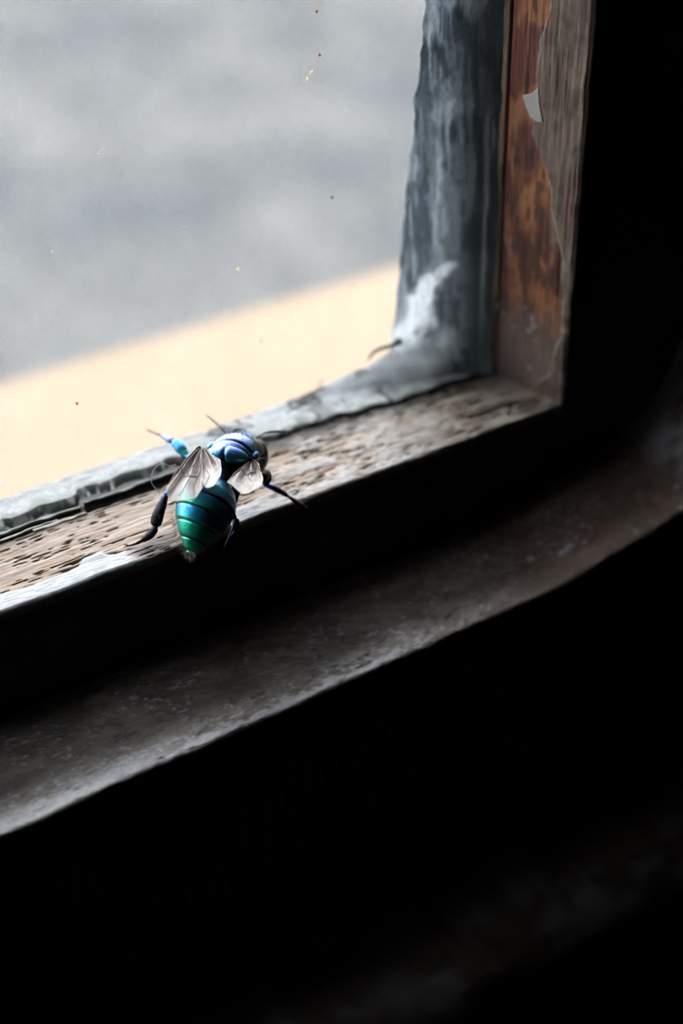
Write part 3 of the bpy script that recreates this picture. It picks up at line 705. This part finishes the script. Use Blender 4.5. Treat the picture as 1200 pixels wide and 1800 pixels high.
# right hind leg, hanging down the dark face
leg([Lw(1.3, .9, -.9), (1.4, -9.9, 2.9), (1.35, -10.6, 2.3)], [.5, .4, .25], [BLK, BLK, (.02, .02, .06)])
leg([(1.35, -10.6, 2.3), (1.5, -10.5, 1.9), (1.55, -10.25, 1.1), (1.6, -10.0, .35)], [.18, .34, .38, .24], [(.02, .03, .12), (.02, .03, .16), BLK], .6)
leg([(1.6, -10.0, .35), (1.25, -9.7, -.5), (.85, -9.5, -1.3), (.6, -9.35, -1.9)], [.22, .36, .30, .12], [(.01, .015, .10), (.01, .02, .12), BLK], .6)
leg([(.6, -9.35, -1.9), (.45, -9.3, -2.4), (.35, -9.15, -2.9)], [.10, .09, .05], [BRN, BRN])
leg([(1.35, -10.7, 2.3), (.89, -10.75, 1.3), (.27, -10.55, -.1), (-.43, -10.0, -2.1)], [.09, .10, .08, .03], [(.34, .30, .26), (.30, .27, .24), (.2, .18, .16)], .6, 8, .5)

bee = tag(empty('bee', (1.65, -8.18, 0)), 'metallic green and blue bee clinging to the weathered wooden window ledge against the pane', 'insect')
inv = Vector((-1.65, 8.18, 0)) * S
def under_bee(o): o.location = inv; return o
bo = under_bee(body.build('body', M_shell, bee))

# eyes
M_eye, N, L, b = new_mat('dark_eye')
b.inputs['Base Color'].default_value = (.003, .004, .0035, 1); b.inputs['Roughness'].default_value = .3; b.inputs['Specular IOR Level'].default_value = .25
v = obj_coord(N, L, (1, 1, 1)); vo = N.new('ShaderNodeTexVoronoi'); vo.inputs['Scale'].default_value = 18; L.new(v, vo.inputs['Vector']); bump(N, L, vo.outputs['Distance'], .3, .02, b)
for sgn in (-1, 1):
    cy_, sy_ = math.cos(HY), math.sin(HY)
    o_f, o_r = .18, sgn * 1.72
    cen = (HC[0] + o_f * cy_ - o_r * sy_, HC[1] + o_f * sy_ + o_r * cy_, HC[2] + .10)
    V, F, c = ellipsoid(cen, (1.02, .86, 1.78), 36, 44, None, None, yaw=HY)
    under_bee(mesh_obj('eye', V, F, M_eye, bee))
# antennae
M_ant, N, L, b = new_mat('antenna_black'); b.inputs['Base Color'].default_value = (.02, .018, .016, 1); b.inputs['Roughness'].default_value = .5
v = obj_coord(N, L, (1, 1, 1)); bump(N, L, noise(N, L, v, 12), .4, .02, b)
for pts, rad in (([(5.35, -1.6, 5.7), (5.21, -.8, 6.0), (5.25, -.1, 6.0), (5.27, 1.0, 5.91), (5.15, 2.5, 5.93)], [.11, .09, .12, .13, .09]),
                 ([(7.6, -3.2, 5.25), (8.3, -2.95, 5.13), (8.79, -2.6, 4.96), (9.3, -2.35, 4.85), (10.14, -2.0, 4.5), (11.72, -1.2, 3.58), (13.26, -.4, 2.61)], [.10, .08, .08, .10, .14, .14, .10])):
    V, F = tube_arrays(pts, rad, 10); under_bee(mesh_obj('antenna', V, F, M_ant, bee))

# wings
def wing_mat():
    m, N, L, b = new_mat('wing_membrane')
    a = N.new('ShaderNodeAttribute'); a.attribute_name = 'tint'; L.new(a.outputs['Color'], b.inputs['Base Color'])
    b.inputs['Roughness'].default_value = .30; b.inputs['Specular IOR Level'].default_value = .7
    tl = N.new('ShaderNodeBsdfTranslucent'); L.new(a.outputs['Color'], tl.inputs['Color'])
    m1 = N.new('ShaderNodeMixShader'); m1.inputs[0].default_value = .35; L.new(b.outputs[0], m1.inputs[1]); L.new(tl.outputs[0], m1.inputs[2])
    tr = N.new('ShaderNodeBsdfTransparent'); tr.inputs['Color'].default_value = (.95, .92, .88, 1)
    m2 = N.new('ShaderNodeMixShader'); g = N.new('ShaderNodeAttribute'); g.attribute_name = 'gloss'
    L.new(g.outputs['Fac'], m2.inputs[0]); L.new(tr.outputs[0], m2.inputs[1]); L.new(m1.outputs[0], m2.inputs[2])
    L.new(m2.outputs[0], N['Material Output'].inputs['Surface'])
    v = obj_coord(N, L, (1, 1, 1)); bump(N, L, noise(N, L, v, 3, 3), .4, .08, b)
    return m
M_wing = wing_mat()
M_vein, N, L, b = new_mat('wing_vein'); b.inputs['Base Color'].default_value = (.075, .045, .03, 1); b.inputs['Roughness'].default_value = .45
bump(N, L, noise(N, L, obj_coord(N, L, (1, 1, 1)), 10), .3, .02, b)
def wing(outline, seed, folds, veins, amp=.22, fade=None):
    O = np.array(outline); root = O[0]; B = O[1:]
    # smooth the boundary
    k = 110; d = np.concatenate([[0], np.cumsum(np.linalg.norm(np.diff(B, axis=0), axis=1))]); q = np.linspace(0, d[-1], k)
    Bs = np.stack([np.interp(q, d, B[:, i]) for i in range(3)], -1)
    for _ in range(6): Bs[1:-1] = .25 * Bs[:-2] + .5 * Bs[1:-1] + .25 * Bs[2:]
    nr = 60; t = np.linspace(.03, 1, nr)
    nrm = np.cross(B[len(B) // 4] - root, B[-len(B) // 4] - root); nrm /= np.linalg.norm(nrm)
    if nrm[2] < 0: nrm = -nrm
    ang_ = np.linspace(0, 1, k)
    Tg, Ag_ = np.meshgrid(t, ang_, indexing='ij')
    def hgt(Tv, Av):
        w = folds * Av * 2 * math.pi + 1.6 * (vn(Tv * 3, Av * 5, seed) - .5)
        fold = 1 - np.abs(((w / math.pi) % 2) - 1) * 2
        near = np.exp(-((Tv - .5) / .22) ** 2) * (vn(Tv * 9, Av * 12, seed + 5) - .5) * 1.6
        return amp * 1.25 * (fold * (.5 + .5 * sst(1, .35, Tv)) * sst(0, .2, Tv) + near * .6) + .35 * np.sin(Av * math.pi) * Tv * .8
    def at(Tv, Av):
        Bx = np.stack([np.interp(Av, ang_, Bs[:, i]) for i in range(3)], -1)
        return root + (Bx - root) * Tv[..., None] + nrm * hgt(Tv, Av)[..., None]
    V = at(Tg, Ag_).reshape(-1, 3)
    hv = fbm(Tg * 5, Ag_ * 14, seed + 8, 3)
    c = mixc((.58, .49, .455), (.36, .27, .235), sst(.4, .7, hv)); c = mixc(c, (.75, .69, .67), .5 * sst(.5, .7, fbm(Tg * 3, Ag_ * 4, seed + 12)))
    al = .72 + .16 * hv - (.35 * sst(.6, 1, Tg) * fade(Ag_) if fade is not None else 0)
    F = grid_faces(nr, k)
    th = .02
    o = under_bee(mesh_obj('wing', V, F, M_wing, bee, c.reshape(-1, 3), al.reshape(-1)))
    sol = o.modifiers.new('thickness', 'SOLIDIFY'); sol.thickness = .015 * S; sol.offset = 0
    acc = Acc()
    for (pts, r) in veins:
        P_ = np.array(pts, float); tt_ = np.linspace(0, 1, 28); kk = np.linspace(0, 1, len(P_))
        Tv = np.interp(tt_, kk, P_[:, 0]); Av = np.interp(tt_, kk, P_[:, 1])
        Q_ = at(Tv, Av) + nrm * .03
        Vv, Fv_ = tube_arrays(Q_, np.linspace(r, r * .45, 28), 6, sub=1); acc.add(Vv, Fv_, (.07, .04, .03), .4)
    vo_ = acc.build('veins', M_vein, o)
    return o
WL = [(1.32, -4.24, 7.0), (1.16, -5.87, 7.09), (-0.12, -8.81, 7.25), (-1.54, -11.27, 7.4), (-2.92, -12.48, 7.5), (-3.78, -12.85, 7.55), (-4.96, -12.69, 7.61), (-5.4, -11.66, 7.61), (-4.83, -9.75, 7.54), (-4.07, -8.81, 7.46), (-2.62, -7.29, 7.33), (-1.31, -5.99, 7.22), (0.64, -4.38, 7.06)]
WH = [(1.45, -4.38, 7.1), (1.35, -6.8, 7.34), (1.64, -8.11, 7.5), (0.87, -9.93, 7.64), (0.08, -11.3, 7.75), (-1.03, -12.39, 7.85), (-1.9, -12.38, 7.87), (-1.71, -10.86, 7.74), (-0.4, -7.81, 7.44)]
WR = [(4.99, -7.86, 6.3), (3.45, -9.07, 6.56), (1.95, -10.02, 6.82), (0.61, -11.24, 7.06), (0.65, -11.82, 7.06), (0.75, -12.8, 7.07), (0.88, -13.95, 7.12), (1.23, -14.41, 7.12), (2.1, -14.21, 7.05), (3.16, -13.54, 6.95), (3.8, -12.68, 6.85), (4.39, -11.2, 6.69), (4.67, -10.29, 6.59), (5.1, -9.22, 6.49), (5.17, -8.24, 6.37)]
def rv(a, t0=.03, t1=.6, j=.02): return [(t0, a), ((t0 + t1) * .35, a + j), ((t0 + t1) * .6, a - j), (t1, a + j * .5)]
wing(WL, 3, 7.5, [(rv(.06, t1=.75), .06), (rv(.18, t1=.62), .05), ([(.03, .3), (.3, .3), (.45, .36), (.55, .33), (.62, .40)], .06), ([(.03, .45), (.3, .46), (.5, .50), (.58, .46), (.9, .49)], .055), ([(.03, .6), (.4, .62), (.55, .58), (.6, .66), (.95, .64)], .055), ([(.03, .8), (.45, .8), (.6, .86), (.95, .8)], .05), ([(.03, .985), (.5, .985), (.98, .97)], .06), ([(.6, .40), (.75, .42), (.95, .40)], .04), ([(.6, .56), (.8, .56), (.96, .58)], .04), ([(.6, .71), (.8, .73), (.95, .72)], .045), ([(.03, .7), (.3, .7), (.6, .75)], .05), ([(.03, .38), (.25, .37), (.5, .42)], .05), ([(.55, .33), (.58, .46), (.55, .58), (.62, .7), (.6, .86)], .045)], fade=lambda a: sst(.2, .5, a) * sst(.95, .6, a))
wing(WH, 9, 3.5, [(rv(.25, t1=.55), .045), ([(.03, .55), (.4, .6), (.7, .55), (.95, .62)], .055), ([(.03, .8), (.5, .78), (.95, .85)], .055), ([(.03, .97), (.6, .97), (.98, .96)], .05)], amp=.15)
wing(WR, 15, 5.0, [([(.03, .05), (.35, .1), (.5, .06)], .06), ([(.03, .2), (.3, .25), (.42, .2), (.5, .3), (.55, .27)], .055), ([(.03, .4), (.3, .42), (.45, .5), (.5, .44), (.7, .5)], .055), ([(.03, .62), (.35, .6), (.5, .68), (.8, .64)], .05), ([(.03, .85), (.5, .82), (.9, .86)], .05), ([(.42, .2), (.47, .33), (.45, .5), (.5, .68), (.5, .82)], .045), ([(.03, .985), (.6, .985), (.98, .985)], .06)], amp=.15)

# fine hairs (one uncountable coat)
M_hair, N, L, b = new_mat('pale_hair'); b.inputs['Base Color'].default_value = (.50, .47, .43, 1); b.inputs['Roughness'].default_value = .5
hv_, hf_ = [], []
def hair(p, d, ln, w=.022):
    d = np.asarray(d) / np.linalg.norm(d); bnd = rng.normal(0, .25, 3)
    s1 = np.cross(d, [.3, .5, .8]); s1 /= np.linalg.norm(s1); s2 = np.cross(d, s1); k = len(hv_)
    mid = p + d * ln * .55; end = p + (d + bnd * .6) * ln
    for a in (0, 2.094, 4.189): hv_.append(p + w * (math.cos(a) * s1 + math.sin(a) * s2))
    for a in (0, 2.094, 4.189): hv_.append(mid + w * .7 * (math.cos(a) * s1 + math.sin(a) * s2))
    hv_.append(end)
    for i in range(3):
        j = (i + 1) % 3; hf_.append([k + i, k + j, k + 3 + j, k + 3 + i]); hf_.append([k + 3 + i, k + 3 + j, k + 6])
def dirw(f, r, u): return Fv * f + Rv * r + Uv * u
for _ in range(1500):      # thorax fringe: flanks, front and the collar between thorax and head
    a = rng.uniform(0, 2 * math.pi); t = rng.uniform(.15, 2.9)
    d = np.array([math.cos(t), math.sin(t) * math.cos(a), math.sin(t) * math.sin(a)])
    if d[2] < -.3 or d[0] < -.35: continue
    if d[2] > .55 and d[0] < .25: continue
    p = Lw(3.15 + 2.72 * d[0], -.05 + 2.47 * d[1], .85 + 2.27 * d[2]); hair(p, dirw(d[0] * 1.0 - .1, d[1], d[2] + .35) + rng.normal(0, .2, 3), rng.uniform(.4, .85), .017)
for _ in range(520):       # crest of the head and neck
    r = rng.uniform(-1.9, 2.1); p = Lw(5.5 + rng.uniform(-.3, .9), r, 1.95 - .25 * r * r + rng.uniform(-.4, .05)); hair(p, dirw(rng.normal(0, .4), r * .25, 1), rng.uniform(.25, .5), .012)
for _ in range(520):       # pale brush on the right side behind the eye
    p = Lw(rng.uniform(4.3, 5.1), rng.uniform(1.5, 2.3), rng.uniform(.4, 2.1)); hair(p, dirw(rng.normal(-.1, .3), .8, .6), rng.uniform(.3, .65), .014)
for _ in range(700):       # tail fringe
    q = rng.uniform(.60, 1.0); a = rng.uniform(0, 2 * math.pi); i = min(ns - 1, int(q * ns))
    sa, ca = math.sin(a), math.cos(a)
    if ca > .55 and q < .93: continue
    hh_ = wp[i] * (top_h if ca > 0 else bot_h) * ca; tl_ = tilt[i, 0]
    p = Lw(f_ax[i] - math.sin(tl_) * hh_, r_ax[i] + wp[i] * sa, u_ax[i] + math.cos(tl_) * hh_)
    hair(p, dirw(-.9, sa * .8, ca * .8 - .5) + rng.normal(0, .15, 3), rng.uniform(.3, .65) * (.6 + .6 * q), .014)
for _ in range(420):       # legs
    pts = [((-5.1, -6.05, 1.12), (-7.0, -6.55, .5), .33), ((-3.5, -5.2, 3.4), (-5.1, -6.0, 1.2), .45), ((6.3, -8.1, 2.7), (8.3, -8.65, .95), .3), ((1.0, .0, 4.1), (.5, 3.8, 4.3), .33), ((8.3, -8.65, .95), (9.9, -9.3, -.8), .2)][rng.integers(0, 5)]
    a = np.array(pts[0]); b2 = np.array(pts[1]); d = rng.normal(0, 1, 3); d /= np.linalg.norm(d); t = rng.uniform(0, 1)
    hair(a + (b2 - a) * t + d * pts[2] * .75, d + (b2 - a) / np.linalg.norm(b2 - a) * .8, rng.uniform(.2, .42), .012)
hr_ = under_bee(mesh_obj('hair', np.array(hv_), hf_, M_hair, bee, smooth=False)); tag(hr_, label='short pale hairs fringing thorax, legs and tail', kind='stuff')

# ================================================================== loose fibres and specks
M_thread, N, L, b = new_mat('white_thread'); b.inputs['Base Color'].default_value = (.62, .60, .58, 1); b.inputs['Roughness'].default_value = .6
bump(N, L, noise(N, L, obj_coord(N, L, (1, 1, 1)), 9), .3, .02, b)
V, F = tube_arrays([(.25, .55, 2.70), (-0.18, 0.0, 3.08), (-0.85, -0.5, 3.55), (-1.6, -1.0, 4.39), (-2.64, -2.0, 5.07), (-3.46, -2.5, 4.72), (-3.82, -3.0, 4.12), (-3.68, -3.5, 3.67), (-3.42, -4.0, 3.17), (-3.5, -4.6, 3.3)], [.03] * 10, 8)
tag(mesh_obj('thread', V, F, M_thread), 'thin white curled thread looping up from the bee\'s left hind knee', 'fibre')
M_straw, N, L, b = new_mat('dry_fibre'); b.inputs['Base Color'].default_value = (.30, .24, .19, 1); b.inputs['Roughness'].default_value = .6
bump(N, L, noise(N, L, obj_coord(N, L, (1, 1, 1)), 9), .3, .02, b)
V, F = tube_arrays([(21.9, 7.6, 2.6), (21.2, 7.3, 1.8), (20.75, 7.0, 1.30), (19.9, 6.8, .62)], [.04, .06, .07, .05], 8)
tag(mesh_obj('bristle', V, F, M_straw), 'short brown bristle standing upright from the putty near the pane corner', 'fibre')
V, F = tube_arrays([(15.9, 5.6, .85), (17.6, 5.9, .98), (19.4, 6.0, 1.05), (21.0, 6.25, 1.1)], [.06, .10, .10, .06], 8)
tag(mesh_obj('splinter', V, F, M_ant), 'dark splinter lying flat on the pale putty right of the bee', 'debris')
# dirt flecks stuck to the inside of the pane
def fleck(x, z, rx, rz, tilt_, mat, name='dirt_fleck'):
    a = np.linspace(0, 2 * math.pi, 12, endpoint=False); rad_ = 1 + .2 * rng.normal(0, 1, 12)
    ct, st2 = math.cos(tilt_), math.sin(tilt_)
    ring = [(x + ct * rx * q * math.cos(t) - st2 * rz * q * math.sin(t), 8.03, z + st2 * rx * q * math.cos(t) + ct * rz * q * math.sin(t)) for t, q in zip(a, rad_)]
    cen = np.array([x, 7.9, z]); inner_ = [tuple(np.array(p) * .6 + cen * .4) for p in ring]
    V = ring + inner_ + [(x, 7.90, z)]
    F = [[i, (i + 1) % 12, 12 + (i + 1) % 12, 12 + i][::-1] for i in range(12)] + [[12 + i, 12 + (i + 1) % 12, 24][::-1] for i in range(12)] + [list(range(12))]
    return mesh_obj(name, V, F, mat, window)
def lit_fleck(name, c):
    m, N, L, b = new_mat(name); n = noise(N, L, obj_coord(N, L, (3, 3, 3)), 1.0)
    cc = ramp(N, L, n, [(.3, tuple(x * .75 for x in c)), (.7, c)]); L.new(cc, b.inputs['Base Color'])
    t = N.new('ShaderNodeBsdfTranslucent'); L.new(cc, t.inputs['Color']); mx = N.new('ShaderNodeMixShader'); mx.inputs[0].default_value = .75
    L.new(b.outputs[0], mx.inputs[1]); L.new(t.outputs[0], mx.inputs[2]); L.new(mx.outputs[0], N['Material Output'].inputs['Surface']); return m
M_orange = lit_fleck('rust_fleck', (.60, .30, .10)); M_pale = lit_fleck('pale_fleck', (.95, .88, .72)); M_grey = plain('grey_fleck', (.10, .09, .08), .6, .2, (3, 3, 3))
for x, z, rx, rz, t, mt in [(22.52, 36.44, .28, .17, .8, M_pale), (21.98, 35.88, .26, .15, .7, M_pale), (23.57, 37.94, .13, .2, 0, M_orange), (23.47, 42.04, .14, .12, 0, M_orange), (12.72, 18.14, .17, .28, .2, M_pale), (-.09, 33.18, .10, .22, .7, M_pale), (.1, 33.5, .2, .06, .3, M_pale), (24.31, 23.2, .14, .14, 0, M_grey), (-6.25, 25.17, .10, .12, 0, M_pale), (-6.6, 8.62, .14, .16, 0, M_orange), (13.85, 22.54, .12, .12, 0, M_pale), (10.73, 14.15, .16, .16, 0, M_pale), (14.71, 9.23, .10, .13, 0, M_orange), (7.3, 24.0, .09, .09, 0, M_pale), (26.3, 12.6, .09, .09, 0, M_grey)]:
    fleck(x, z, rx, rz, t, mt)
